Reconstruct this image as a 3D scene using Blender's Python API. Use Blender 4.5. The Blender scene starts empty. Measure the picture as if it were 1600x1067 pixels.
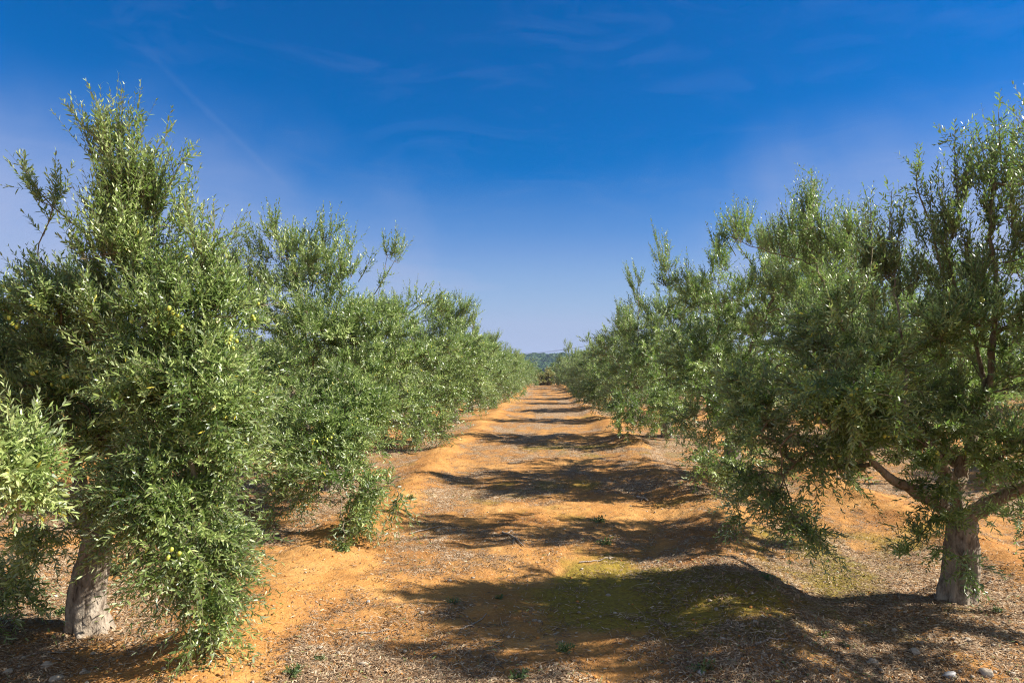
import bpy, math, random
import numpy as np
from mathutils import Vector

scene = bpy.context.scene
COL = scene.collection
FPX = 1600 * 24.0 / 36.0          # focal length in photo pixels
VX, VY, EYE = 850.0, 580.0, 1.70  # vanishing point of the rows in the photo, eye height


def at(px, py, d):
    """a photo measurement (pixel + distance down the alley) as a point in metres"""
    return np.array([(px - VX) / FPX * d, d, EYE - (py - VY) / FPX * d])


# ------------------------------------------------------------------ noise
def hash2(ix, iy, seed):
    h = (ix.astype(np.int64) * 374761393 + iy.astype(np.int64) * 668265263 + seed * 1274126177) & 0x7fffffff
    h = ((h ^ (h >> 13)) * 1274126177) & 0x7fffffff
    h = ((h ^ (h >> 16)) * 668265263) & 0x7fffffff
    return ((h ^ (h >> 15)) & 0xffff) / 65535.0


def vnoise(x, y, seed=0):
    x = np.asarray(x, float); y = np.asarray(y, float)
    ix = np.floor(x); iy = np.floor(y)
    fx = x - ix; fy = y - iy
    fx = fx * fx * fx * (fx * (fx * 6 - 15) + 10); fy = fy * fy * fy * (fy * (fy * 6 - 15) + 10)
    ix = ix.astype(np.int64); iy = iy.astype(np.int64)
    a = hash2(ix, iy, seed); b = hash2(ix + 1, iy, seed)
    c = hash2(ix, iy + 1, seed); d = hash2(ix + 1, iy + 1, seed)
    return (a * (1 - fx) + b * fx) * (1 - fy) + (c * (1 - fx) + d * fx) * fy


def fbm(x, y, seed=0, octv=4):
    s = 0; a = 0.5; t = 0
    for i in range(octv):
        ca, sa = math.cos(.7 * i), math.sin(.7 * i)
        xr = np.asarray(x) * ca - np.asarray(y) * sa; yr = np.asarray(x) * sa + np.asarray(y) * ca
        s = s + a * vnoise(xr * 2 ** i + 17 * i, yr * 2 ** i + 31 * i, seed + i); t += a; a *= .5
    return s / t


def sstep(a, b, x):
    t = np.clip((np.asarray(x, float) - a) / (b - a), 0, 1)
    return t * t * (3 - 2 * t)


def gauss(x, y, cx, cy, rx, ry):
    return np.exp(-((x - cx) / rx) ** 2 - ((y - cy) / ry) ** 2)


# ------------------------------------------------------------------ terrain
ROW, PITCH = 3.05, 6.10


def berm_right_x(y):
    return 1.95 - .62 * np.exp(-((y - 3.0) / 3.2) ** 2) + .10 * np.sin(y * .9)


def berm_left_x(y):
    return -1.98 + .10 * np.sin(y * .7 + 1)


def terrain(x, y, fine=True):
    x = np.asarray(x, float); y = np.asarray(y, float)
    k = np.round(x / PITCH)
    u = x - k * PITCH                                     # position inside its alley
    far = sstep(86, 80, y)
    hl = .075 + .07 * (vnoise(y * .45, k * 3.1, 3) - .3)
    hr = .10 + .11 * (vnoise(y * .5, k * 3.1 + 9, 4) - .3)
    bl = hl * np.exp(-((u - berm_left_x(y)) / .36) ** 2)
    br = hr * np.exp(-((u - berm_right_x(y)) / .42) ** 2)
    z = (bl + br) * far
    # a hummock of bare soil on the near left ridge, and its scooped back
    z = z + .10 * gauss(x, y, -1.92, 4.55, .35, .5) - .05 * gauss(x, y, -2.65, 4.4, .4, .8)
    z = z + .06 * gauss(x, y, 1.42, 5.3, .5, .6) + .05 * gauss(x, y, 1.2, 3.9, .4, .4)
    z = z + .10 * (fbm(x * .5, y * .5, 7, 3) - .5) * far
    if fine:
        z = z + .055 * (fbm(x * 2.3, y * 2.3, 11, 3) - .5) * far
        near = sstep(24, 10, np.abs(y - 4))
        rid = (bl + br) * 4
        z = z + near * (.026 + .04 * np.clip(rid, 0, 1)) * (fbm(x * 8, y * 8, 21, 4) - .5)
        z = z + near * .022 * (np.abs(fbm(x * 4.5, y * 4.5, 27, 3) - .5) * -2 + .3)
    return z


def masks(x, y):
    """how much dry litter and how much moss lies on the soil here"""
    x = np.asarray(x, float); y = np.asarray(y, float)
    k = np.round(x / PITCH); u = x - k * PITCH
    n1 = fbm(x * .55, y * .4, 41, 4); n2 = fbm(x * 1.9, y * 1.3, 45, 4)
    n5 = fbm(x * 6.5, y * 5.5, 49, 3)
    lit = .80 + 1.5 * (n1 - .5) + 1.5 * (n2 - .5) + 1.1 * (n5 - .5)
    lit = lit - .85 * np.exp(-((u - berm_left_x(y)) / .27) ** 2)           # bare left ridge
    lit = lit - .38 * np.exp(-((u - berm_right_x(y) + .03) / .30) ** 2) * sstep(4, 13, y)
    # measured bare patches on the alley
    for cx, cy, rx, ry, a in ((.0, 8.1, 1.0, .75, 1.0), (-.55, 5.35, .55, .30, .7), (-1.0, 10.3, .8, .5, .5), (.3, 12.6, 1.0, .5, .5),
                              (-.2, 4.2, .45, .25, .45), (-1.9, 4.1, .42, .9, .9), (1.3, 3.9, .35, .4, .6), (-2.75, 4.15, .25, .25, .5),
                              (-2.0, 7.5, .5, 1.6, .6), (1.35, 4.6, .3, .3, .4)):
        lit = lit - a * gauss(x, y, cx, cy, rx, ry)
    lit = lit + .5 * gauss(x, y, -.4, 7.0, 1.1, .5) + .4 * gauss(x, y, -.9, 4.3, .7, .7) + .3 * gauss(x, y, -.2, 9.6, .7, .5)
    lit = lit + .35 * gauss(x, y, 3.0, 5.0, 1.3, 1.6) + .4 * gauss(x, y, -3.4, 3.9, 1.2, 1.2)
    lit = lit * (1 - .15 * sstep(20, 60, y))
    lit = np.clip(lit, 0, 1)
    n3 = fbm(x * .8 + 5, y * .6, 61, 4); n4 = fbm(x * 3.1, y * 2.7, 66, 3)
    mo = -.17 + .12 * sstep(-.5, 1.0, u) + 1.3 * (n3 - .5) + .8 * (n4 - .5)
    for cx, cy, rx, ry, a in ((.55, 5.55, .65, .65, 1.2), (.65, 4.75, .8, .5, 1.0), (.75, 5.2, .5, .4, .5), (1.4, 6.6, .7, .5, .6), (.7, 10.3, .9, .7, .5), (1.5, 4.7, .4, .8, .3),
                              (2.8, 7.2, .6, .6, .35), (-1.9, 7.0, .5, .7, .25), (.6, 15.5, 1.2, .8, .35), (2.4, 5.6, .5, .3, .35), (1.6, 8.6, .7, .5, .4)):
        mo = mo + a * gauss(x, y, cx, cy, rx, ry)
    mo = np.clip(mo, 0, 1) * sstep(45, 18, y)
    return lit, mo


# ------------------------------------------------------------------ mesh helpers
class Soup:
    """vertices and n-gons gathered as arrays, linked as ONE mesh object"""

    def __init__(self):
        self.v = []; self.n = 0; self.idx = []; self.tot = []; self.mat = []; self.tone = []

    def add(self, verts, faces, mat=0, tone=0.5):
        """faces: list of (F,k) int arrays relative to verts"""
        verts = np.asarray(verts, np.float32).reshape(-1, 3)
        for f in faces:
            f = np.asarray(f, np.int64)
            self.idx.append((f + self.n).ravel()); self.tot.append(np.full(len(f), f.shape[1], np.int64))
            self.mat.append(np.full(len(f), mat, np.int32))
            t = np.asarray(tone, np.float32)
            self.tone.append(np.full(len(f), t) if t.ndim == 0 else t)
        self.v.append(verts); self.n += len(verts)

    def mesh(self, name, mats, smooth=()):
        me = bpy.data.meshes.new(name)
        v = np.concatenate(self.v); idx = np.concatenate(self.idx); tot = np.concatenate(self.tot)
        me.vertices.add(len(v)); me.vertices.foreach_set('co', v.ravel())
        me.loops.add(len(idx)); me.loops.foreach_set('vertex_index', idx.astype(np.int32))
        me.polygons.add(len(tot)); me.polygons.foreach_set('loop_start', (np.cumsum(tot) - tot).astype(np.int32))
        m = np.concatenate(self.mat)
        me.polygons.foreach_set('material_index', m)
        sm = np.zeros(len(tot), bool)
        for s in smooth: sm |= (m == s)
        me.polygons.foreach_set('use_smooth', sm)
        a = me.attributes.new('tone', 'FLOAT', 'FACE'); a.data.foreach_set('value', np.concatenate(self.tone).astype(np.float32))
        for mt in mats: me.materials.append(mt)
        me.update(calc_edges=True)
        return me

    def build(self, name, mats, parent=None, smooth=()):
        return link(name, self.mesh(name, mats, smooth), parent)


def link(name, me, parent=None):
    o = bpy.data.objects.new(name, me); COL.objects.link(o)
    if parent is not None: o.parent = parent
    return o


def empty(name, loc, label=None, cat=None, group=None):
    o = bpy.data.objects.new(name, None); COL.objects.link(o)
    o.location = loc; o.empty_display_size = .2
    return tag(o, label, cat, group)


def tag(o, label=None, cat=None, group=None, kind=None):
    if label: o['label'] = label
    if cat: o['category'] = cat
    if group: o['group'] = group
    if kind: o['kind'] = kind
    return o


def unit(a):
    return a / np.maximum(np.linalg.norm(a, axis=-1, keepdims=True), 1e-9)


def tubes(soup, P, R, sides, mat=0, tone=.5, rough=None, cap=False):
    """P (T,K,3) centre lines, R (T,K) radii -> T tubes"""
    P = np.asarray(P, float); R = np.asarray(R, float)
    T, K, _ = P.shape
    tan = unit(np.gradient(P, axis=1))
    ref = np.where(np.abs(unit(P[:, -1] - P[:, 0])[:, 2:3]) > .8, np.array([[1., .2, 0]]), np.array([[.1, .2, 1.]]))
    u = unit(np.cross(tan, ref[:, None, :])); w = np.cross(tan, u)
    ang = np.arange(sides) * 2 * math.pi / sides
    rr = np.repeat(R[:, :, None], sides, 2)
    if rough is not None: rr = rr * rough
    V = P[:, :, None, :] + rr[..., None] * (np.cos(ang)[None, None, :, None] * u[:, :, None, :] + np.sin(ang)[None, None, :, None] * w[:, :, None, :])
    t = np.arange(T)[:, None, None] * K * sides; k = np.arange(K - 1)[None, :, None] * sides; s = np.arange(sides)[None, None, :]
    s2 = (s + 1) % sides
    q = np.stack([t + k + s, t + k + sides + s, t + k + sides + s2, t + k + s2], -1).reshape(-1, 4)[:, ::-1]
    faces = [q]
    if cap:
        faces.append((np.arange(T)[:, None] * K * sides + (K - 1) * sides + np.arange(sides)[None, :]))
    tn = tone
    soup.add(V, faces[:1], mat, tn)
    if cap: 
        n0 = soup.n - T * K * sides
        soup.idx.append((faces[1] + n0).ravel()); soup.tot.append(np.full(T, sides, np.int64)); soup.mat.append(np.full(T, mat, np.int32)); soup.tone.append(np.full(T, .5, np.float32))


def resample(pts, step):
    """Catmull-Rom through the points, about one node per step"""
    p = np.asarray(pts, float)
    ext = np.vstack([2 * p[0] - p[1], p, 2 * p[-1] - p[-2]])
    out = []
    for i in range(len(p) - 1):
        a, b, c, d = ext[i:i + 4]
        n = max(1, int(np.linalg.norm(c - b) / step))
        for t in np.arange(n) / n:
            out.append(.5 * (2 * b + (c - a) * t + (2 * a - 5 * b + 4 * c - d) * t * t + (3 * b - a - 3 * c + d) * t ** 3))
    out.append(p[-1])
    return np.array(out)


# ------------------------------------------------------------------ materials
def mat(name):
    m = bpy.data.materials.new(name); m.use_nodes = True
    nt = m.node_tree; nt.nodes.clear()
    out = nt.nodes.new('ShaderNodeOutputMaterial')
    return m, nt, out


def N(nt, typ, **kw):
    n = nt.nodes.new(typ)
    for k, v in kw.items():
        if k.startswith('_'): n.inputs[k[1:]].default_value = v
        else: setattr(n, k, v)
    return n


def L(nt, a, b):
    nt.links.new(a, b)


def ramp(nt, fac, stops, interp='LINEAR'):
    r = nt.nodes.new('ShaderNodeValToRGB'); r.color_ramp.interpolation = interp
    e = r.color_ramp.elements
    while len(e) > 1: e.remove(e[-1])
    e[0].position = stops[0][0]; e[0].color = (*stops[0][1], 1)
    for p, c in stops[1:]:
        x = e.new(p); x.color = (*c, 1)
    L(nt, fac, r.inputs[0])
    return r.outputs[0]


def mixc(nt, fac, a, b, blend='MIX'):
    n = nt.nodes.new('ShaderNodeMix'); n.data_type = 'RGBA'; n.blend_type = blend
    for s, v in ((n.inputs[0], fac), (n.inputs[6], a), (n.inputs[7], b)):
        if hasattr(v, 'links'): L(nt, v, s)
        else: s.default_value = (*v, 1) if isinstance(v, tuple) else v
    return n.outputs[2]


def mth(nt, op, a, b=None, clamp=False, c=None):
    n = nt.nodes.new('ShaderNodeMath'); n.operation = op; n.use_clamp = clamp
    for s, v in zip(n.inputs, (a, b, c)):
        if v is None: continue
        if hasattr(v, 'links'): L(nt, v, s)
        else: s.default_value = v
    return n.outputs[0]


def noise(nt, vec, scale, detail=3, rough=.5, dist=0):
    n = N(nt, 'ShaderNodeTexNoise', _Scale=scale, _Detail=detail, _Roughness=rough, _Distortion=dist)
    L(nt, vec, n.inputs['Vector'])
    return n.outputs['Fac']


def leaf_material(name, stops, under, trans=.28, rough=.42, spec=.5):
    m, nt, out = mat(name)
    tone = N(nt, 'ShaderNodeAttribute', attribute_name='tone').outputs['Fac']
    top = ramp(nt, tone, stops)
    und = mixc(nt, .45, under, top)
    und = mixc(nt, .9, top, und)
    geo = N(nt, 'ShaderNodeNewGeometry')
    col = mixc(nt, geo.outputs['Backfacing'], top, und)
    b = N(nt, 'ShaderNodeBsdfPrincipled', _Roughness=rough)
    b.inputs['Specular IOR Level'].default_value = spec
    L(nt, col, b.inputs['Base Color'])
    t = N(nt, 'ShaderNodeBsdfTranslucent')
    tc = mixc(nt, .6, top, (.24, .45, .07))
    L(nt, tc, t.inputs['Color'])
    mx = N(nt, 'ShaderNodeMixShader', _Fac=trans)
    L(nt, b.outputs[0], mx.inputs[1]); L(nt, t.outputs[0], mx.inputs[2]); L(nt, mx.outputs[0], out.inputs[0])
    return m


LEAF = leaf_material('olive_leaf', ((0, (.032, .060, .014)), (.35, (.122, .172, .040)), (.7, (.305, .370, .112)), (.95, (.50, .55, .22)), (1, (.48, .41, .05))), (.48, .52, .36), trans=.31, rough=.38, spec=.55)
DRYLEAF = leaf_material('dry_shrub_leaf', ((0, (.17, .15, .05)), (.5, (.34, .27, .10)), (1, (.46, .40, .16))), (.45, .40, .2))
HEDGE = leaf_material('hedge_leaf', ((0, (.05, .09, .02)), (.5, (.13, .17, .04)), (1, (.25, .26, .06))), (.2, .24, .1))
WEEDM = leaf_material('weed_leaf', ((0, (.040, .070, .020)), (.5, (.075, .11, .035)), (1, (.17, .17, .07))), (.12, .15, .07))


def bark_material(name, c1, c2, c3, scale=1.0):
    m, nt, out = mat(name)
    tc = N(nt, 'ShaderNodeTexCoord').outputs['Object']
    mp = N(nt, 'ShaderNodeMapping'); mp.inputs['Scale'].default_value = (1, 1, .35); L(nt, tc, mp.inputs[0])
    n1 = noise(nt, mp.outputs[0], 14 * scale, 6, .65, .4); n2 = noise(nt, tc, 5 * scale, 4, .6)
    n3 = noise(nt, mp.outputs[0], 60 * scale, 4, .6)
    c = ramp(nt, n1, ((.34, c3), (.46, c1), (.58, c2), (.8, c2)))
    c = mixc(nt, mth(nt, 'MULTIPLY', mth(nt, 'SUBTRACT', n2, .45, True), 2.2, True), c, c1)
    b = N(nt, 'ShaderNodeBsdfPrincipled', _Roughness=.9); b.inputs['Specular IOR Level'].default_value = .2
    L(nt, c, b.inputs['Base Color'])
    bp = N(nt, 'ShaderNodeBump', _Strength=1.0, _Distance=.02)
    L(nt, mth(nt, 'ADD', n1, mth(nt, 'MULTIPLY', n3, .35)), bp.inputs['Height']); L(nt, bp.outputs[0], b.inputs['Normal'])
    L(nt, b.outputs[0], out.inputs[0])
    return m


BARK = bark_material('olive_bark', (.24, .19, .14), (.36, .30, .23), (.055, .04, .028), 1.5)
BRANCH = bark_material('olive_branch_bark', (.21, .155, .10), (.30, .24, .17), (.09, .06, .04), 2)
TWIG = bark_material('olive_shoot', (.17, .15, .075), (.26, .23, .13), (.10, .085, .04), 3)


def simple(name, col, rough=.8, spec=.3, var=0.0, vscale=8, emit=False):
    m, nt, out = mat(name)
    b = N(nt, 'ShaderNodeBsdfPrincipled', _Roughness=rough); b.inputs['Specular IOR Level'].default_value = spec
    tc = N(nt, 'ShaderNodeTexCoord').outputs['Object']
    n = noise(nt, tc, vscale, 4, .6)
    c = ramp(nt, n, ((.3, tuple(x * (1 - var) for x in col)), (.7, tuple(min(1, x * (1 + var)) for x in col))))
    L(nt, c, b.inputs['Base Color']); L(nt, b.outputs[0], out.inputs[0])
    return m


OLIVE = simple('olive_fruit', (.36, .38, .06), .4, .4, .35, 25)

# soil
def soil_material():
    m, nt, out = mat('orange_soil')
    tc = N(nt, 'ShaderNodeTexCoord').outputs['Object']
    lit = N(nt, 'ShaderNodeAttribute', attribute_name='litter').outputs['Fac']
    mos = N(nt, 'ShaderNodeAttribute', attribute_name='moss').outputs['Fac']
    n1 = noise(nt, tc, 1.1, 5, .6); n2 = noise(nt, tc, 9, 5, .65); n3 = noise(nt, tc, 55, 4, .6)
    c = ramp(nt, n1, ((.32, (.27, .116, .031)), (.5, (.39, .190, .053)), (.68, (.45, .250, .085))))
    c = mixc(nt, mth(nt, 'MULTIPLY', ramp(nt, n2, ((.45, (0, 0, 0)), (.75, (1, 1, 1)))), .5), c, (.33, .125, .032))
    c = mixc(nt, mth(nt, 'MULTIPLY', ramp(nt, n3, ((.52, (0, 0, 0)), (.72, (1, 1, 1)))), .45), c, (.60, .36, .15))
    # chaff: straw-thin flecks of dry leaf at several directions
    flecks = None
    for ang, sx, sy, sd in ((.2, 70, 14, 0), (1.2, 64, 13, 5), (2.3, 76, 15, 9), (2.9, 90, 20, 13)):
        mp = N(nt, 'ShaderNodeMapping'); mp.inputs['Rotation'].default_value = (0, 0, ang); mp.inputs['Location'].default_value = (sd, sd, 0)
        mp2 = N(nt, 'ShaderNodeMapping'); mp2.inputs['Scale'].default_value = (sx, sy, 20)
        L(nt, tc, mp.inputs[0]); L(nt, mp.outputs[0], mp2.inputs[0])
        n = noise(nt, mp2.outputs[0], 1.0, 2, .5)
        flecks = n if flecks is None else mth(nt, 'MAXIMUM', flecks, n)
    fn = noise(nt, tc, 30, 3, .6)
    chaff = ramp(nt, fn, ((.30, (.17, .105, .060)), (.46, (.33, .225, .135)), (.60, (.50, .38, .25)), (.76, (.24, .15, .09))))
    dark = ramp(nt, n2, ((.35, (.19, .088, .032)), (.65, (.33, .165, .060))))
    base = mixc(nt, mth(nt, 'MULTIPLY', lit, .75), c, dark)
    thr = mth(nt, 'SUBTRACT', .79, mth(nt, 'MULTIPLY', lit, .25))
    fk = mth(nt, 'MULTIPLY', mth(nt, 'SUBTRACT', flecks, thr), 14, True)
    fk = mth(nt, 'MULTIPLY', fk, mth(nt, 'MULTIPLY', lit, 1.6, True))
    c = mixc(nt, fk, base, chaff)
    mn = noise(nt, tc, 22, 4, .7)
    mf = mth(nt, 'MULTIPLY', mth(nt, 'SUBTRACT', mth(nt, 'ADD', mos, mth(nt, 'MULTIPLY', mn, .55)), .42), 2.2, True)
    mf = mth(nt, 'MULTIPLY', mf, mth(nt, 'MULTIPLY', mos, 3.0, True))
    mc = ramp(nt, noise(nt, tc, 40, 3, .6), ((.3, (.13, .090, .014)), (.6, (.23, .185, .022)), (.8, (.32, .24, .05))))
    c = mixc(nt, mth(nt, 'MULTIPLY', mf, .82), c, mc)
    b = N(nt, 'ShaderNodeBsdfPrincipled', _Roughness=.95); b.inputs['Specular IOR Level'].default_value = .12
    L(nt, c, b.inputs['Base Color'])
    h = mth(nt, 'ADD', mth(nt, 'MULTIPLY', n3, .35), mth(nt, 'ADD', n2, mth(nt, 'MULTIPLY', fk, .45)))
    bp = N(nt, 'ShaderNodeBump', _Strength=1.0, _Distance=.03)
    L(nt, h, bp.inputs['Height']); L(nt, bp.outputs[0], b.inputs['Normal'])
    L(nt, b.outputs[0], out.inputs[0])
    return m


SOIL = soil_material()


# ------------------------------------------------------------------ ground: one sheet to the horizon
def graded(lo, hi, f0, f1, fine, grow, cap):
    """coordinates: fine between f0 and f1, growing steps outside"""
    a = list(np.arange(f0, f1 + 1e-6, fine))
    s = fine; x = a[-1]; up = []
    while x < hi:
        s = min(s * grow, cap); x += s; up.append(x)
    s = fine; x = a[0]; dn = []
    while x > lo:
        s = min(s * grow, cap); x -= s; dn.append(x)
    return np.array(dn[::-1] + a + up)


xs = graded(-1700, 1700, -4.2, 4.6, .033, 1.06, 200)
ys = graded(-60, 1700, 3.2, 9.0, .033, 1.022, 200)
GX, GY = np.meshgrid(xs, ys)
GZ = terrain(GX, GY)
GZ = GZ - 1.5 * sstep(95, 200, GY)
so = Soup()
nx, ny = len(xs), len(ys)
i = np.arange(ny - 1)[:, None] * nx + np.arange(nx - 1)[None, :]
so.add(np.stack([GX, GY, GZ], -1), [np.stack([i, i + 1, i + nx + 1, i + nx], -1).reshape(-1, 4)])
ground_me = so.mesh('ground', [SOIL], smooth=(0,))
ml, mm = masks(GX, GY)
for nm, arr in (('litter', ml), ('moss', mm)):
    a = ground_me.attributes.new(nm, 'FLOAT', 'POINT'); a.data.foreach_set('value', arr.ravel().astype(np.float32))
tag(link('ground', ground_me), kind='structure')


# ------------------------------------------------------------------ leaves and trees
def leaves(soup, pos, axis, nrm, ln, wd, tone, mat=0, curl=.10):
    n = unit(nrm - (nrm * axis).sum(-1, keepdims=True) * axis)
    w = np.cross(axis, n) * (wd * .5)[:, None]
    l = ln[:, None]
    c = -n * l * curl
    V = np.stack([pos, pos + axis * l * .30 + w * .86 + n * l * .02, pos + axis * l * .30 - w * .86 + n * l * .02,
                  pos + axis * l * .68 + w * .78 + c * .2, pos + axis * l * .68 - w * .78 + c * .2, pos + axis * l + c], 1)
    b = np.arange(len(pos))[:, None] * 6
    soup.add(V, [b + np.array([[0, 1, 2]]), b + np.array([[1, 3, 4, 2]]), b + np.array([[3, 5, 4]])], mat, tone)


def leafy_twigs(soup, rng, S, D, Ln, bend, pairs, leaf_len, tone, ratio=.20, twig_r=.0016, leaf_mat=0, twig_mat=1, alpha=50, sides=3):
    """twigs from S along D (T,3), length Ln (T,), with leaf pairs; tone per twig"""
    T = len(S)
    K = 5
    t = np.linspace(0, 1, K)[None, :, None]
    P = S[:, None, :] + D[:, None, :] * Ln[:, None, None] * t + bend[:, None, :] * Ln[:, None, None] * t * t
    R = twig_r * (1.15 - .75 * np.linspace(0, 1, K))[None, :] * (.6 + Ln / .6)[:, None]
    tubes(soup, P, R, sides, twig_mat, .5)
    tt = (np.linspace(.12, 1.0, pairs)[None, :] + rng.normal(0, .012, (T, pairs)))
    tp = tt[..., None]
    Q = S[:, None, :] + D[:, None, :] * Ln[:, None, None] * tp + bend[:, None, :] * Ln[:, None, None] * tp * tp
    tan = unit(D[:, None, :] + 2 * bend[:, None, :] * tp)
    ref = unit(rng.normal(size=(T, 1, 3)))
    u = unit(np.cross(tan, ref)); v = np.cross(tan, u)
    ph0 = rng.uniform(0, 6.28, (T, 1)) + np.arange(pairs)[None, :] * (math.pi / 2) 
    for side in (0, 1):
        ph = ph0 + side * math.pi + rng.normal(0, .3, (T, pairs))
        al = np.radians(rng.normal(alpha, 13, (T, pairs)) - 22 * tt ** 3)
        rad = np.cos(ph)[..., None] * u + np.sin(ph)[..., None] * v
        ax = unit(tan * np.cos(al)[..., None] + rad * np.sin(al)[..., None] + np.array([0, 0, .10]))
        nr = tan * .8 + np.array([0, 0, .35]) - rad * .15 + rng.normal(0, .28, (T, pairs, 3))
        ll = leaf_len * rng.uniform(.72, 1.18, (T, pairs)) * (1 - .42 * np.clip(tt, 0, 1) ** 4)
        tn = np.clip(tone[:, None] + rng.normal(0, .18, (T, pairs)), 0, .94)
        tn = np.where(rng.random((T, pairs)) < .006, 1.0, tn)
        keep = (rng.random((T, pairs)) < .9).ravel()
        leaves(soup, Q.reshape(-1, 3)[keep], ax.reshape(-1, 3)[keep], nr.reshape(-1, 3)[keep], ll.ravel()[keep],
               ll.ravel()[keep] * ratio * rng.uniform(.85, 1.2, keep.sum()), tn.ravel()[keep])


def make_tree(root, seed, trunk_pts, r0, r1, guides, lobes, nodes, tpn, pairs, leaf_len, tone0=.42, flare=1.12, ratio=.25,
              trunk_sides=36, leaf=None, olives=0, limb_scale=1.0, shoots=()):
    """trunk, limbs (each with its branches) and crown as children of root. All points local to root.
    lobe: (centre, radii, density, lift) ; lift -1 hanging .. +1 upright"""
    rng = np.random.default_rng(seed)
    # trunk
    tp = resample(trunk_pts, .025)
    K = len(tp); f = np.linspace(0, 1, K)
    rad = r0 + (r1 - r0) * f
    rad = rad * (1 + (flare - 1) * np.exp(-f * 9)) * (1 + .04 * sstep(.8, 1, f))
    rad[-4:] *= np.array([.95, .84, .62, .25])
    a = np.arange(trunk_sides) / trunk_sides * 6.2832
    A, F = np.meshgrid(a, f * np.linalg.norm(tp[-1] - tp[0]))
    ca, sa = np.cos(A), np.sin(A)
    g = .16 * (fbm(ca * 1.6 + 7 + F * .9, sa * 1.6 + F * .7, seed + 5, 3) - .5) * 2 + .10 * (fbm(ca * 5 + F * 9, sa * 5 + 3, seed + 9, 3) - .5) * 2
    g = g + .16 * (np.abs(fbm(ca * 3.2 + F * 3.5, sa * 3.2 + F * 2.2, seed + 17, 3) - .5) * -4 + .6)
    g = g + .30 * np.exp(-F * 14) * np.maximum(0, np.cos(A * 4 + seed)) + .45 * np.exp(-F * 5) * (fbm(ca * 2.6 + F * 8, sa * 2.6 + F * 3, seed + 13, 3) - .5) * 2
    sp = Soup()
    tubes(sp, tp[None], rad[None], trunk_sides, 0, .5, rough=(1 + g)[None], cap=True)
    sp.build('trunk', [BARK], root, smooth=(0,))
    fork = tp[-1] - np.array([0, 0, .06])
    # skeleton
    pos = [fork]; par = [-1]; plen = [0.0]; limb = [-1]; guide_set = []
    for gi, gp in enumerate(guides):
        start = 0
        gp = [np.asarray(q, float) for q in gp]
        if np.linalg.norm(gp[0] - fork) > .25 and len(pos) > 1:                # grows out of an earlier limb
            start = int(np.argmin(np.linalg.norm(np.array(pos) - gp[0], axis=1)))
            pts = resample([pos[start]] + gp[1:], .10)
        else:
            pts = resample([fork] + gp, .10)
        last = start
        for q in pts[1:]:
            q = q + rng.normal(0, .010, 3)
            pos.append(q); par.append(last); plen.append(plen[last] + float(np.linalg.norm(q - pos[last])))
            limb.append(gi if start == 0 else limb[start] if limb[start] >= 0 else gi); last = len(pos) - 1
    n_guide = len(pos)
    w = np.array([lb[2] * (lb[1][0] * lb[1][1] * lb[1][2]) ** .72 for lb in lobes]); w = w / w.sum()
    cnt = np.maximum(3, np.round(w * nodes)).astype(int)
    AP = []; AL = []
    for li, (c, r, dn, lift, *_) in enumerate(lobes):
        nc = max(3, cnt[li] // 6)
        d = unit(rng.normal(size=(nc, 3))) * (rng.random((nc, 1)) ** .42)
        d = d[rng.integers(0, nc, cnt[li])] + rng.normal(0, .27, (cnt[li], 3))
        AP.append(np.asarray(c) + d * np.asarray(r)); AL.append(np.full(cnt[li], li))
    AP = np.concatenate(AP); AL = np.concatenate(AL)
    alive = np.ones(len(AP), bool)
    best = np.full(len(AP), 1e9); bi = np.zeros(len(AP), int)

    def consider(j):
        nonlocal best, bi
        if j == 0: return
        dv = np.linalg.norm(AP - pos[j], axis=1)
        down = np.maximum(0, pos[j][2] - AP[:, 2])
        cost = dv * dv * 1.6 + dv * .5 + .16 * plen[j] + .15 * down
        m = cost < best
        best = np.where(m, cost, best); bi = np.where(m, j, bi)
    for j in range(1, n_guide): consider(j)
    node_lobe = [-1] * n_guide
    for _ in range(len(AP)):
        q = int(np.argmin(np.where(alive, best, 1e9)))
        alive[q] = False; p = int(bi[q])
        pos.append(AP[q]); par.append(p); plen.append(plen[p] + float(np.linalg.norm(AP[q] - pos[p]))); limb.append(limb[p]); node_lobe.append(int(AL[q]))
        consider(len(pos) - 1)
    pos = np.array(pos); par = np.array(par); nn = len(pos)
    # pipe-model radii
    area = np.zeros(nn); kids = np.zeros(nn, int)
    order = np.argsort(-np.array(plen))
    EXP = 2.05
    for j in order:
        if kids[j] == 0: area[j] = .0026 ** EXP
        if par[j] >= 0: area[par[j]] += area[j]; kids[par[j]] += 1
    rn = area ** (1 / EXP) * limb_scale
    rn = np.minimum(rn, r1 * .80)
    gi_ = np.arange(1, n_guide)
    main = np.array([limb[j] < 3 for j in gi_])
    pl = np.array(plen)
    rn[1:n_guide] = np.where(main, np.maximum(rn[1:n_guide], r1 * (.80 * np.exp(-pl[1:n_guide] / .75))), rn[1:n_guide])
    tang = np.zeros((nn, 3))
    for j in range(1, nn): tang[j] += unit(pos[j] - pos[par[j]])
    for j in range(1, nn):
        if par[j] > 0: tang[par[j]] += .5 * unit(pos[j] - pos[par[j]])
    tang = unit(tang)
    tang[0] = (0, 0, 1)
    # each main limb with everything that grows from it is one mesh
    t = np.linspace(0, 1, 5)[:, None]
    h00 = 2 * t ** 3 - 3 * t * t + 1; h10 = t ** 3 - 2 * t * t + t; h01 = -2 * t ** 3 + 3 * t * t; h11 = t ** 3 - t * t
    limb = np.array(limb)
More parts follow.
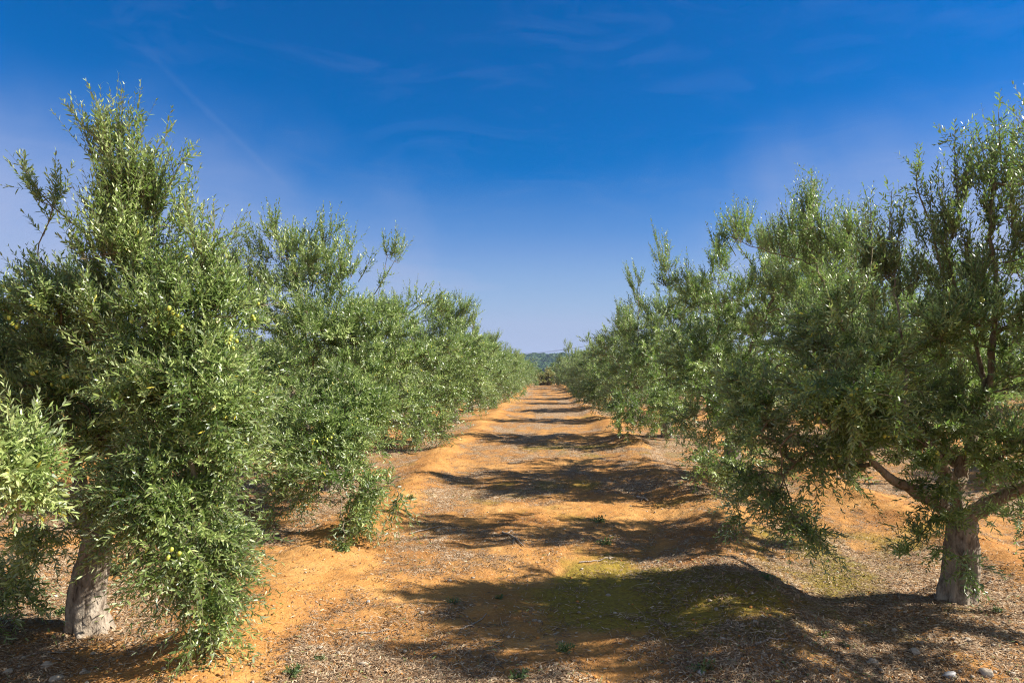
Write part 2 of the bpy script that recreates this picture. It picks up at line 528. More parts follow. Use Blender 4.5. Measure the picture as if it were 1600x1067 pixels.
    for li in sorted(set(limb[1:])):
        sp = Soup()
        for thick in (True, False):
            PP = []; RR = []
            for j in np.nonzero(limb == li)[0]:
                p = par[j]
                if (rn[j] > .012) != thick: continue
                ln = np.linalg.norm(pos[j] - pos[p])
                t0 = tang[p] if p > 0 else unit(pos[j] - pos[p])
                PP.append(h00 * pos[p] + h10 * t0 * ln * .8 + h01 * pos[j] + h11 * tang[j] * ln * .8)
                ra = min(rn[p] if p > 0 else rn[j] * 1.15, rn[j] * 1.3)
                RR.append(ra + (rn[j] - ra) * t[:, 0])
            if PP:
                PP = np.array(PP); RR = np.array(RR)
                sd = 10 if thick else 5
                rg = None
                if thick:
                    q = PP[:, :, None, :] + np.zeros((1, 1, sd, 1))
                    rg = 1 + .25 * (rng.random((len(PP), 5, sd)) - .5); rg[:, 0] = 1; rg[:, -1] = 1
                tubes(sp, PP, RR, sd, 0, .5, rough=rg)
        if sp.v: sp.build('limb', [BRANCH], root, smooth=(0,))
    # twigs on the lobe nodes
    sp = Soup()
    ids = np.nonzero(np.array(node_lobe) >= 0)[0]
    cen = np.array([np.asarray(lb[0]) for lb in lobes]); lif = np.array([lb[3] for lb in lobes])
    rad_l = np.array([np.asarray(lb[1]) for lb in lobes])
    jj = np.repeat(ids, tpn); nl = np.array(node_lobe)[jj]
    T = len(jj)
    u = rng.random((T, 1))
    S = pos[jj] * (1 - u * .6) + pos[par[jj]] * u * .6 
    lift = lif[nl]
    outw = unit((pos[jj] - cen[nl]) / rad_l[nl] + .02 * rng.normal(size=(T, 3)))
    axis_out = pos[jj] - np.array([tp[-1][0], tp[-1][1], 0]); axis_out[:, 2] = 0; axis_out = unit(axis_out)
    edge = unit(pos[jj] - pos[par[jj]])
    up = np.array([0, 0, 1.])
    pos_l = np.maximum(lift, 0)[:, None]
    D = (.55 - .3 * pos_l) * outw + .35 * axis_out * (1 - np.abs(lift))[:, None] + (.5 - .2 * pos_l) * edge + (np.where(lift < 0, lift * .45, lift * 1.25)[:, None] + .30 + .35 * pos_l) * up + rng.normal(0, 1, (T, 3)) * (.48 - .14 * pos_l)
    D = unit(D)
    Ln = rng.uniform(.13, .30, T) * (1 + .55 * np.abs(lift)) * (leaf_len / .058) ** .45
    bend = np.zeros((T, 3)); bend[:, 2] = .20 * np.maximum(lift, 0) - .06 + .22 * np.minimum(lift, 0)
    bend += rng.normal(0, .08, (T, 3))
    node_tone = rng.normal(0, .13, nn)
    ltone = np.array([lb[4] if len(lb) > 4 else 0. for lb in lobes])
    tone = np.clip(tone0 + ltone[nl] + node_tone[jj] + .06 * lift + rng.normal(0, .07, T), .02, .9)
    leafy_twigs(sp, rng, S, D, Ln, bend, pairs, leaf_len, tone, ratio, twig_r=.0017 if leaf_len < .075 else .0024)
    # lone long shoots (start, end)
    if shoots:
        for a0, b0 in shoots:
            line = resample([np.asarray(a0, float), (np.asarray(a0) * .5 + np.asarray(b0) * .5) + rng.normal(0, .03, 3), np.asarray(b0, float)], .05)
            tubes(sp, line[None], (.007 - .005 * np.linspace(0, 1, len(line)))[None], 5, 1)
            k = max(6, int(len(line) * 1.3)); pick = rng.integers(max(0, len(line) // 6), len(line), k)
            dd = unit(line[-1] - line[0])
            leafy_twigs(sp, rng, line[pick], unit(dd + rng.normal(0, .5, (k, 3))), rng.uniform(.10, .26, k), rng.normal(0, .06, (k, 3)), pairs // 2 + 2, leaf_len,
                        np.clip(tone0 + rng.normal(0, .08, k), 0, .9), ratio)
    crown = sp.build('crown', [leaf or LEAF, TWIG], root, smooth=(1,))
    if olives:
        wts = np.clip(-outw[:, 1] + .35 * outw[:, 0], 0, 1) ** 2 * (vnoise(S[:, 0] * 2.2, S[:, 2] * 2.2, seed + 3) > .48) * (lift < .65) + 1e-6
        c = np.array([S[q] + D[q] * Ln[q] * rng.uniform(.5, 1.0) + rng.normal(0, .018, 3) + np.array([.015, -.03, -.01]) for q in np.repeat(rng.choice(T, olives // 3, replace=False, p=wts / wts.sum()), 3)])
        for q in c:
            o = link('olive', OLIVE_MESH, crown)
            o.location = q - np.array([0, 0, .02]); o.rotation_euler = (rng.uniform(-.5, .5), rng.uniform(-.5, .5), 0)
            s = rng.uniform(.9, 1.2) * (leaf_len / .058) ** .4; o.scale = (s, s, s)
    return crown


def olive_mesh():
    sp = Soup(); nr, ns = 8, 10
    th = np.linspace(0, math.pi, nr); ph = np.arange(ns) / ns * 6.2832
    V = np.array([[[.0105 * math.sin(a) * math.cos(b), .0105 * math.sin(a) * math.sin(b), .014 * math.cos(a) - .0015 * math.cos(2 * a)] for b in ph] for a in th])
    q = []
    for r in range(nr - 1):
        for s in range(ns):
            q.append((r * ns + s, (r + 1) * ns + s, (r + 1) * ns + (s + 1) % ns, r * ns + (s + 1) % ns))
    sp.add(V, [np.array(q)])
    return sp.mesh('olive', [OLIVE], smooth=(0,))


OLIVE_MESH = olive_mesh()


def measured_tree(seed, x, d, label, fork_px, lean, r0, r1, guides, lobes, nodes, tpn, pairs, leaf_len, group, **kw):
    base = np.array([x, d, float(terrain(x, d)) - .04])
    root = empty('olive_tree', base, label, 'olive tree', group)
    fk = at(*fork_px) - base
    tr = [(0, 0, 0), (fk[0] * .25 + lean, 0, fk[2] * .4), tuple(fk * np.array([1, 1, .82])), tuple(fk)]
    gs = [[at(*q) - base for q in g] for g in guides]
    ls = []
    for (px, py, dd, rx, rz, ry, dn, lift, *tn) in lobes:
        ls.append((at(px, py, dd) - base, (rx / FPX * dd, ry, rz / FPX * dd), dn, lift, *tn))
    sh = [(at(*a) - base, at(*b) - base) for a, b in kw.pop('shoots', ())]
    make_tree(root, seed, tr, r0, r1, gs, ls, nodes, tpn, pairs, leaf_len, shoots=sh, **kw)
    return root


LG, RG = 'olive trees in the row left of the alley', 'olive trees in the row right of the alley'

measured_tree(101, -3.02, 4.52, 'nearest olive tree on the left with grey gnarled trunk and tall leafy spire', (150, 828, 4.52), -.02, .112, .088,
    [[(125, 800, 4.5), (60, 790, 4.3), (10, 740, 4.0), (-60, 640, 3.9)],
     [(175, 790, 4.5), (195, 720, 4.45), (235, 610, 4.4), (225, 480, 4.45), (205, 340, 4.5), (185, 220, 4.5)],
     [(185, 770, 4.4), (260, 690, 4.1), (300, 720, 3.95), (305, 850, 3.88), (322, 960, 3.85)],
     [(150, 780, 4.6), (110, 640, 4.75), (100, 500, 4.7), (60, 400, 4.7)],
     [(240, 600, 4.4), (290, 520, 4.3), (322, 400, 4.3)],
     [(60, 790, 4.3), (50, 770, 3.6), (35, 740, 3.2)]],
    [(180, 262, 4.5, 44, 36, .15, .55, .95), (200, 310, 4.5, 50, 40, .22, .7, .9), (200, 375, 4.5, 70, 44, .3, .9, .75), (80, 320, 4.6, 24, 16, .10, .18, .5),
     (205, 440, 4.5, 85, 50, .45, .75, .6), (325, 395, 4.3, 25, 45, .12, .5, .9), (325, 470, 4.35, 52, 40, .25, .8, .4),
     (95, 500, 4.65, 85, 60, .5, .75, .3), (255, 545, 4.3, 108, 72, .5, .9, .25), (120, 600, 4.6, 105, 75, .5, .6, .15),
     (300, 640, 4.1, 90, 75, .4, 1.2, -.4), (180, 690, 4.75, 80, 50, .4, .7, -.2), (280, 750, 4.0, 80, 65, .3, 1.2, -.6), (290, 835, 3.9, 58, 46, .22, 1.5, -.8),
     (305, 908, 3.88, 34, 40, .16, 1.6, -.9), (322, 975, 3.85, 16, 32, .09, 1.6, -1), (215, 800, 4.2, 46, 40, .15, .8, -.5), (75, 800, 4.1, 50, 36, .2, .6, -.3), (30, 725, 3.05, 48, 55, .22, .9, .1, .12), (20, 690, 3.1, 30, 30, .15, .6, .3, .15), (30, 885, 4.5, 55, 40, .3, .5, -.7),
     (-90, 560, 4.6, 110, 120, .7, .8, .2), (-60, 740, 4.5, 90, 90, .5, .7, -.3)],
    1050, 8, 11, .051, LG, olives=99, tone0=.45,
    shoots=(((140, 370, 4.6), (35, 262, 4.6)), ((170, 240, 4.5), (118, 185, 4.5)), ((180, 250, 4.5), (158, 180, 4.5)), ((250, 320, 4.5), (288, 250, 4.5)), ((230, 300, 4.5), (258, 215, 4.5)), ((322, 420, 4.3), (335, 345, 4.3)), ((200, 240, 4.5), (212, 185, 4.5))))

measured_tree(102, 3.05, 5.04, 'nearest olive tree on the right with smooth grey trunk and thin upright stems', (1503, 800, 5.04), .02, .122, .098,
    [[(1475, 795, 5.0), (1440, 770, 4.95), (1385, 742, 4.9), (1335, 690, 4.8), (1280, 655, 4.8), (1225, 700, 5.0), (1240, 800, 5.15)],
     [(1490, 770, 5.0), (1465, 715, 4.95), (1420, 655, 4.9), (1365, 610, 4.8), (1300, 575, 4.7)],
     [(1540, 790, 5.0), (1590, 765, 4.9), (1650, 715, 4.8), (1700, 590, 4.9)],
     [(1515, 760, 5.05), (1540, 640, 5.05), (1555, 500, 5.0), (1548, 350, 5.0), (1560, 200, 5.0)],
     [(1500, 750, 5.05), (1535, 600, 5.1), (1500, 470, 5.1), (1480, 380, 5.05), (1500, 240, 5.0)],
     [(1420, 650, 4.9), (1410, 540, 5.1), (1395, 440, 5.2), (1392, 340, 5.2)],
     [(1490, 740, 5.2), (1420, 640, 5.8), (1345, 540, 6.6), (1285, 440, 7.2), (1266, 320, 7.3)]],
    [(1562, 270, 5.0, 36, 50, .18, .4, .95), (1498, 320, 5.0, 50, 48, .24, .5, .95), (1580, 330, 5.0, 45, 50, .28, .75, .9),
     (1525, 405, 5.0, 75, 60, .4, .95, .8), (1395, 370, 5.2, 24, 40, .14, .4, .95), (1400, 440, 5.15, 55, 42, .3, .9, .8), (1560, 490, 4.95, 85, 60, .55, 1.0, .5),
     (1570, 610, 4.8, 80, 75, .6, .95, .0), (1420, 525, 5.1, 75, 45, .5, .8, .3), (1320, 510, 4.8, 85, 45, .5, 1.0, .1),
     (1300, 590, 4.65, 95, 70, .55, 1.3, -.2), (1440, 630, 5.2, 80, 55, .5, .75, -.1), (1210, 650, 4.95, 75, 60, .45, 1.0, -.3), (1235, 745, 5.05, 68, 55, .34, 1.2, -.8),
     (1247, 828, 5.15, 42, 32, .2, 1.1, -1), (1405, 705, 4.85, 75, 40, .3, 1.2, -.1), (1345, 660, 4.7, 60, 50, .3, 1.0, -.2), (1470, 730, 4.85, 50, 40, .25, .9, 0), (1550, 710, 4.7, 70, 45, .4, .9, -.2),
     (1497, 850, 4.82, 26, 48, .09, .75, -.3), (1440, 865, 4.85, 22, 22, .10, .4, .1), (1460, 790, 4.85, 40, 30, .14, .6, -.2), (1585, 810, 4.6, 34, 36, .18, .5, -.5), (1165, 800, 5.5, 16, 26, .10, .22, -1),
     (1440, 560, 6.4, 90, 60, .6, .8, .2), (1370, 590, 6.9, 70, 50, .6, .8, 0), (1500, 560, 6.8, 80, 60, .6, .8, .1), (1268, 335, 7.3, 30, 30, .3, .5, .95), (1228, 400, 7.4, 68, 42, .55, .8, .75), (1325, 405, 6.9, 52, 42, .5, .7, .8), (1290, 480, 7.1, 80, 45, .6, .8, .4), (1330, 560, 7.2, 70, 45, .5, .7, .2), (1440, 470, 6.6, 60, 50, .5, .6, .5), (1709, 265, 4.15, 90, 80, .35, .8, .6), (1690, 200, 4.4, 60, 60, .25, .5, .8), (1760, 320, 3.9, 90, 80, .3, .8, .5), (1900, 470, 3.6, 90, 90, .35, .7, .3), (1760, 330, 4.6, 120, 110, .7, .8, .3), (1950, 480, 4.0, 170, 150, .6, .8, .2), (1860, 620, 3.5, 90, 110, .4, .7, 0), (2050, 250, 4.0, 120, 120, .5, .6, .4), (1680, 700, 4.8, 80, 80, .5, .8, -.3)],
    1300, 8, 11, .051, RG, olives=60, tone0=.42,
    shoots=(((1266, 340, 7.3), (1268, 275, 7.3)), ((1500, 330, 5.0), (1492, 220, 5.0)), ((1565, 270, 5.0), (1560, 175, 5.0)), ((1450, 340, 5.0), (1437, 245, 5.0)), ((1395, 400, 5.2), (1393, 300, 5.2)),
            ((1570, 250, 5.0), (1592, 190, 5.0)), ((1540, 400, 5.0), (1530, 215, 5.0)), ((1470, 420, 5.0), (1455, 290, 5.0)), ((1340, 480, 4.8), (1360, 330, 5.0))))

measured_tree(103, -3.05, 9.9, 'second olive tree on the left, its drooping branch hanging onto the orange ridge', (525, 690, 9.9), 0, .13, .12,
    [[(500, 660, 9.7), (460, 600, 9.2), (470, 650, 8.0), (520, 740, 6.9), (540, 840, 6.25)], [(520, 650, 9.8), (480, 540, 9.6), (460, 410, 9.5)],
     [(540, 650, 9.9), (580, 560, 9.8), (590, 470, 9.8), (605, 400, 9.8)], [(530, 640, 10.1), (540, 560, 11.0), (520, 500, 11.2)], [(560, 640, 9.4), (600, 660, 8.8)]],
    [(455, 385, 9.5, 60, 26, .45, .55, .8), (520, 380, 9.5, 28, 22, .25, .5, .85), (465, 445, 9.5, 95, 45, .8, .9, .5), (598, 415, 9.8, 26, 28, .2, .3, .9), (655, 482, 10, 36, 16, .3, .45, .6),
     (390, 425, 9.3, 26, 35, .3, .6, .85), (480, 525, 9.1, 115, 60, .9, 1, .2), (590, 545, 9.4, 85, 50, .8, 1, .15), (440, 620, 8.4, 90, 65, .7, 1, -.3), (560, 620, 8.7, 75, 65, .6, 1.1, -.3),
     (490, 700, 7.4, 75, 60, .45, 1.7, -.5), (545, 745, 6.9, 42, 55, .3, 1.8, -.7), (540, 825, 6.3, 14, 40, .1, 1.5, -.9), (470, 780, 6.9, 40, 28, .2, 1.0, -.8), (400, 640, 8.3, 60, 60, .5, 1.3, -.3), (520, 650, 8.0, 70, 50, .5, 1.3, -.3), (540, 560, 11, 90, 70, .7, .7, .2),
     (620, 760, 6.6, 8, 22, .06, .35, -1)],
    1050, 6, 11, .064, LG, olives=70, tone0=.45, shoots=(((585, 460, 9.8), (628, 385, 9.8)), ((560, 440, 9.8), (580, 400, 9.8)), ((640, 490, 10), (690, 462, 10)), ((390, 440, 9.3), (383, 355, 9.3)), ((480, 420, 9.5), (530, 355, 9.5))))

measured_tree(104, 3.10, 11.2, 'second olive tree on the right with a tall pointed top and dense shaded skirt', (1145, 680, 11.2), 0, .14, .125,
    [[(1130, 650, 11), (1110, 600, 10.4), (1105, 640, 9.5), (1110, 720, 8.9)], [(1145, 640, 11.2), (1180, 520, 11), (1230, 430, 10.8), (1250, 400, 10.8)],
     [(1165, 640, 11.2), (1230, 560, 11.1), (1300, 480, 11.1), (1335, 390, 11.2)], [(1135, 640, 11.1), (1120, 540, 10.7), (1140, 430, 10.6)]],
    [(1215, 400, 10.8, 60, 36, .7, .7, .7), (1300, 420, 11.2, 50, 36, .6, .6, .7), (1148, 395, 10.6, 34, 34, .35, .6, .85), (1105, 470, 10.4, 45, 50, .5, .9, .5),
     (1195, 470, 10.5, 90, 55, 1.0, 1, .35), (1300, 470, 11, 90, 60, 1.0, 1, .3), (1125, 565, 10, 75, 65, .9, 1, 0), (1225, 570, 10.3, 85, 65, 1.0, 1, 0), (1100, 655, 9.3, 45, 50, .55, 1.1, -.5),
     (1145, 710, 8.9, 55, 38, .5, 1, -.6), (1105, 750, 8.5, 28, 24, .28, .9, -.9), (1320, 570, 11, 80, 70, .8, .8, .1), (1180, 510, 12.3, 80, 55, .7, .8, .2)],
    900, 6, 11, .066, RG, olives=40, tone0=.44, shoots=(((1180, 420, 10.6), (1130, 345, 10.6)), ((1150, 400, 10.6), (1125, 350, 10.6)), ((1340, 390, 11.2), (1350, 325, 11.2))))

measured_tree(105, -3.05, 16.6, 'third olive tree on the left, broad and low with a skirt touching the ridge', (655, 640, 16.6), 0, .13, .12,
    [[(640, 610, 16.4), (620, 560, 16), (610, 500, 16.4)], [(660, 610, 16.5), (690, 560, 16.4), (695, 500, 16.5)], [(655, 610, 16.2), (655, 610, 15.2), (660, 650, 14.6)]],
    [(692, 498, 16.5, 40, 20, .8, .6, .7), (612, 490, 16.8, 55, 25, .9, .7, .6), (650, 535, 16.4, 90, 45, 1.3, 1, .3), (700, 570, 16.2, 55, 50, 1.1, 1, 0), (620, 585, 15.8, 80, 55, 1.2, 1, 0),
     (650, 640, 15.0, 75, 45, 1.0, 1.1, -.5), (675, 675, 14.4, 40, 28, .6, 1, -.7)],
    650, 5, 11, .078, LG, tone0=.46, shoots=(((692, 500, 16.5), (690, 470, 16.5)),))

measured_tree(106, 3.10, 17.3, 'third olive tree on the right with a narrow double spire against the sky', (1040, 640, 17.3), 0, .13, .12,
    [[(1040, 610, 17.3), (1045, 520, 17.2), (1045, 410, 17.3)], [(1025, 610, 17.2), (1000, 540, 16.9), (998, 440, 17)], [(1055, 610, 17.2), (1090, 540, 17.2)], [(1030, 610, 17), (1005, 620, 16), (1000, 660, 15.5)]],
    [(1047, 415, 17.3, 24, 32, .5, .55, .9), (1000, 450, 17, 14, 32, .35, .5, .9), (1045, 475, 17.2, 55, 40, 1.0, .9, .6), (1000, 520, 16.8, 35, 45, .9, 1, .4), (1090, 510, 17.3, 55, 50, 1.0, .9, .4),
     (1035, 565, 16.5, 65, 55, 1.3, 1, 0), (1000, 630, 15.6, 42, 40, .9, 1.1, -.4), (1040, 650, 15.8, 40, 35, .8, 1, -.6), (1095, 600, 17, 55, 55, 1, .9, -.2)],
    650, 5, 11, .078, RG, tone0=.44, shoots=(((1047, 400, 17.3), (1042, 372, 17.3)),))


def generic(seed, root, height, width, leaf_len, nodes, tpn, pairs, tone0=.45, leaf=None, r0=.13, low=.75):
    rng = np.random.default_rng(seed)
    fk = np.array([rng.normal(0, .05), rng.normal(0, .05), .75 * height / 3.8])
    lobes = []; guides = []
    n = 6
    for k in range(n):
        a = k / n * 6.283 + rng.uniform(-.3, .3); rr = width * rng.uniform(.42, .6)
        c = fk + np.array([math.cos(a) * rr, math.sin(a) * rr, rng.uniform(.25, .38) * height])
        lobes.append((c, (width * .48, width * .48, height * .17), 1, .15))
        dn = fk + np.array([math.cos(a + .4) * rr * 1.45, math.sin(a + .4) * rr * 1.45, rng.uniform(-.0, .12) * height])
        lobes.append((dn, (width * .34, width * .34, height * rng.uniform(.13, .17)), 1.0, -.6))
        if k % 2 == 0: guides.append([fk + np.array([math.cos(a) * .2, math.sin(a) * .2, .2]), fk + (c - fk) * .6 + np.array([0, 0, .1]), c])
    for k in range(4):
        a = rng.uniform(0, 6.283); rr = width * rng.uniform(.1, .45)
        hz = height * rng.uniform(.72, .93)
        c = np.array([math.cos(a) * rr, math.sin(a) * rr, hz - height * .08])
        lobes.append((c, (width * .22, width * .22, height * .12), .7, .85))
        if k == 0: guides.append([fk + np.array([0, 0, .25]), (fk + c) / 2, c])
    make_tree(root, seed, [(0, 0, 0), (fk[0] * .4, fk[1] * .4, fk[2] * .5), tuple(fk)], r0, r0 * .9, guides, lobes, nodes, tpn, pairs, leaf_len, tone0, trunk_sides=16, leaf=leaf, limb_scale=1.1)


def copy_tree(src, loc, rz, sc, label, group, cat='olive tree'):
    r = src.copy(); COL.objects.link(r)
    r.location = loc; r.rotation_euler = (0, 0, rz); r.scale = sc
    r['label'] = label; r['category'] = cat; r['group'] = group
    for ch in list(src.children):
        c = ch.copy(); COL.objects.link(c); c.parent = r
    return r


rnd = random.Random(5)
protos = []; used = set()
for k, (h, wdt) in enumerate(((3.7, 1.55), (3.95, 1.5), (3.3, 1.65), (4.2, 1.45), (3.5, 1.4))):
    r = empty('olive_tree', (0, 0, 0), 'olive tree', 'olive tree', LG)
    generic(200 + k, r, h, wdt, .088, 480, 5, 9)
    protos.append(r)


def put(k, x, y, rz, sc, label, group):
    z = float(terrain(x, y)) - .04
    if k not in used:
        used.add(k); o = protos[k]
        o.location = (x, y, z); o.rotation_euler = (0, 0, rz); o.scale = sc
        o['label'] = label; o['group'] = group
        return o
    return copy_tree(protos[k], (x, y, z), rz, sc, label, group)


ORD = ['first', 'second', 'third', 'fourth', 'fifth', 'sixth', 'seventh', 'eighth', 'ninth', 'tenth', 'eleventh', 'twelfth', 'thirteenth']
for q in range(3, 13):
    last = q == 12
    sc = rnd.uniform(.86, 1.12) * (1.12 if q > 9 else 1)
    put(q % 5, -3.05 + (.35 if q > 9 else 0) + rnd.uniform(-.1, .1), 4.5 + 6.1 * q + rnd.uniform(-.3, .3), rnd.uniform(0, 6.28), (sc, sc, sc * rnd.uniform(.92, 1.05)),
        ('last olive tree of the row left of the alley, beside the end hedge' if last else f'{ORD[q]} olive tree from the front in the row left of the alley'), LG)
    sc = rnd.uniform(.86, 1.12) * (1.12 if q > 9 else 1)
    put((q + 3) % 5, 3.10 - (.35 if q > 9 else 0) + rnd.uniform(-.1, .1), 5.04 + 6.1 * q + rnd.uniform(-.3, .3), rnd.uniform(0, 6.28), (sc, sc, sc * rnd.uniform(.95, 1.08)),
        ('last olive tree of the row right of the alley, beside the end hedge' if last else f'{ORD[q]} olive tree from the front in the row right of the alley'), RG)
SIDE = {-1: 'left', 1: 'right'}
for s in (-1, 1):
    for ri, (X, d0, n) in enumerate(((9.15, 10.5, 9), (15.25, 16.8, 7), (21.35, 28, 6), (27.45, 34, 6))):
        for q in range(n):
            sc = rnd.uniform(.95, 1.1)
            put(rnd.randrange(5), s * X + rnd.uniform(-.2, .2), d0 + 6.1 * q + rnd.uniform(-.4, .4), rnd.uniform(0, 6.28), (sc, sc, sc),
                f'olive tree of the outer rows, glimpsed through gaps of the {SIDE[s]} front row', f'olive trees of the outer rows on the {SIDE[s]}')

# ------------------------------------------------------------------ end of the alley: hedge shrubs
def shrub(seed, x, y, h, w, leaf, label, leaf_len=.16, nodes=130):
    root = empty('shrub', (x, y, float(terrain(x, y)) - .03), label, 'shrub', 'shrubs closing the end of the alley')
    rng = np.random.default_rng(seed)
    lobes = [((rng.uniform(-.4, .4) * w, rng.uniform(-.3, .3) * w, h * rng.uniform(.2, .8)), (w * .5, w * .4, h * .22), 1, rng.uniform(-.2, .7)) for _ in range(6)]
    guides = [[np.array([0, 0, .2]), np.array(lobes[k][0]) * .6, np.array(lobes[k][0])] for k in range(3)]
    make_tree(root, seed, [(0, 0, 0), (0, 0, .1), (.02, 0, .25)], .06, .05, guides, lobes, nodes, 4, 8, leaf_len, .45, trunk_sides=8, leaf=leaf, ratio=.4)


for k, (x, y, h, w, lf, lb) in enumerate((
        (.15, 84.5, 2.3, .9, DRYLEAF, 'russet brown shrub in the middle of the alley end'), (-.75, 83.5, 2.6, .8, HEDGE, 'bright green narrow shrub left of the russet one'),
        (-2.2, 86, 2.3, 1.5, HEDGE, 'dark green shrub at the left corner of the alley end'), (1.6, 85.5, 2.5, 1.4, LEAF, 'grey green shrub right of the russet one'),
        (3.0, 85, 2.4, 1.4, HEDGE, 'dark green shrub at the right corner of the alley end'), (-.3, 82.6, 1.1, 1.0, DRYLEAF, 'low dry brown shrub in front of the hedge'),
        (1.0, 82.8, 1.3, 1.1, DRYLEAF, 'low straw coloured shrub on the right foot of the hedge'))):
    shrub(300 + k, x, y, h, w, lf, lb)
for k in range(10):       # paler trees in the field beyond the hedge
    put(k % 4, -22 + 4.9 * k + rnd.uniform(-1, 1), 108 + rnd.uniform(-6, 10), rnd.uniform(0, 6), (.95, .95, .76), 'pale olive tree of the next field behind the hedge', 'olive trees of the next field')

# ------------------------------------------------------------------ far wooded hill
def hill_z(x, y):
    r = sstep(520, 720, y) * sstep(1500, 900, y)
    return -1.6 + r * (15.6 + 3 * (fbm(x * .004 + 3, y * .004, 71, 3) - .5) * 2)


hx = np.linspace(-1500, 1500, 120); hy = np.linspace(500, 1500, 60)
HX, HY = np.meshgrid(hx, hy); HZ = hill_z(HX, HY)
so = Soup(); i = np.arange(59)[:, None] * 120 + np.arange(119)[None, :]
so.add(np.stack([HX, HY, HZ], -1), [np.stack([i, i + 1, i + 121, i + 120], -1).reshape(-1, 4)])
HILLM = simple('hill_scrub', (.06, .085, .035), .95, .1, .4, .05)
tag(so.build('hill', [HILLM], smooth=(0,)), kind='structure')
rng = np.random.default_rng(9)
WOODM = leaf_material('wood_foliage', ((0, (.025, .05, .02)), (.5, (.045, .08, .028)), (1, (.08, .11, .04))), (.05, .08, .03), trans=.1, rough=.9, spec=.05)
so = Soup()
nt_ = 2600
wx = np.concatenate([rng.uniform(-90, 130, 1400), rng.uniform(-900, 900, nt_ - 1400)]); wy = rng.uniform(530, 760, nt_)
wz = hill_z(wx, wy)
per = 46
C = np.stack([wx, wy, wz + 2.6], -1)[:, None, :]
D = unit(rng.normal(size=(nt_, per, 3))) * rng.uniform(.75, 1.0, (nt_, per, 1))
D[..., 2] = np.where(D[..., 2] < -.3, -D[..., 2], D[..., 2])
rad = rng.uniform(2.0, 4.2, (nt_, 1, 1))
Pp = (C + D * rad * np.array([1, 1, .9])).reshape(-1, 3)
nr = unit(D.reshape(-1, 3) + rng.normal(0, .4, (nt_ * per, 3)))
ax = unit(np.cross(nr, rng.normal(size=(nt_ * per, 3))))
ln = np.repeat(rad[:, 0, 0], per) * rng.uniform(.7, 1.1, nt_ * per)
tn = np.clip(np.repeat(rng.random(nt_), per) + rng.normal(0, .1, nt_ * per), 0, 1)
leaves(so, Pp - ax * ln[:, None] * .5, ax, nr, ln, ln * .8, tn)
tag(so.build('far_woods', [WOODM]), 'blue green wooded hillside on the horizon beyond the alley', 'woods', kind='stuff')

# ------------------------------------------------------------------ power line far behind
WIRE = simple('dark_cable', (.05, .05, .055), .6)
WOODPOLE = simple('weathered_pole_wood', (.16, .12, .09), .9, .2, .3, 6)
pole_spots = [np.array([-24.0, 232, 0]), np.array([15.5, 130, 0])]
for k, p in enumerate(pole_spots):
    g = float(terrain(p[0], p[1])) - 1.5 * float(sstep(95, 200, p[1])) - .2
    top = (8.0, 8.0)[k]
    root = empty('utility_pole', (p[0], p[1], g), ('far utility pole behind the left rows', 'far utility pole behind the right rows')[k], 'utility pole', 'utility poles of the far power line')
    so = Soup(); line = resample([(0, 0, 0), (0, 0, top - g + .25)], .5)
    tubes(so, line[None], np.linspace(.15, .10, len(line))[None], 12, 0, cap=True); so.build('mast', [WOODPOLE], root, smooth=(0,))
    so = Soup(); line = np.array([[-.9, 0, top - g - .05], [0, .0, top - g - .05], [.9, 0, top - g - .05]])
    tubes(so, line[None], np.full((1, 3), .06), 6, 0, cap=True); so.build('crossarm', [WOODPOLE], root)
for off, lb in ((-.8, 'thin dark power cable sagging low over the far hill'), (.8, 'thin dark power cable strung just above its twin')):
    a = pole_spots[0] + np.array([off, 0, 8.05]); b = pole_spots[1] + np.array([off, 0, 8.05])
    t = np.linspace(0, 1, 60)[:, None]
    line = a + (b - a) * t; line[:, 2] -= (1.9 if off < 0 else 1.5) * 4 * (t * (1 - t))[:, 0]
    so = Soup(); tubes(so, line[None], np.full((1, 60), .022), 5, 0)
    tag(so.build('power_cable', [WIRE], smooth=(0,)), lb, 'power cable', 'cables of the far power line')

# ------------------------------------------------------------------ litter, pebbles, stones, weeds, sticks
def scatter(rng, n, x0, x1, y0, y1, pw):
    """points denser near the viewer's end"""
    y = y0 + (y1 - y0) * rng.random(n) ** pw
    w = .80 * y + .4
    x = rng.uniform(-1, 1, n) * w
    k = (x > x0) & (x < x1)
    return x[k], y[k]


def litter_material():
    m, nt, out = mat('dry_leaf_litter')
    tone = N(nt, 'ShaderNodeAttribute', attribute_name='tone').outputs['Fac']
    c = ramp(nt, tone, ((0, (.07, .040, .022)), (.25, (.18, .105, .052)), (.5, (.31, .205, .115)), (.75, (.44, .325, .20)), (.92, (.55, .45, .31)), (.97, (.14, .17, .05)), (1, (.16, .20, .06))))
    b = N(nt, 'ShaderNodeBsdfPrincipled', _Roughness=.75); b.inputs['Specular IOR Level'].default_value = .3
    L(nt, c, b.inputs['Base Color']); L(nt, b.outputs[0], out.inputs[0])
    return m


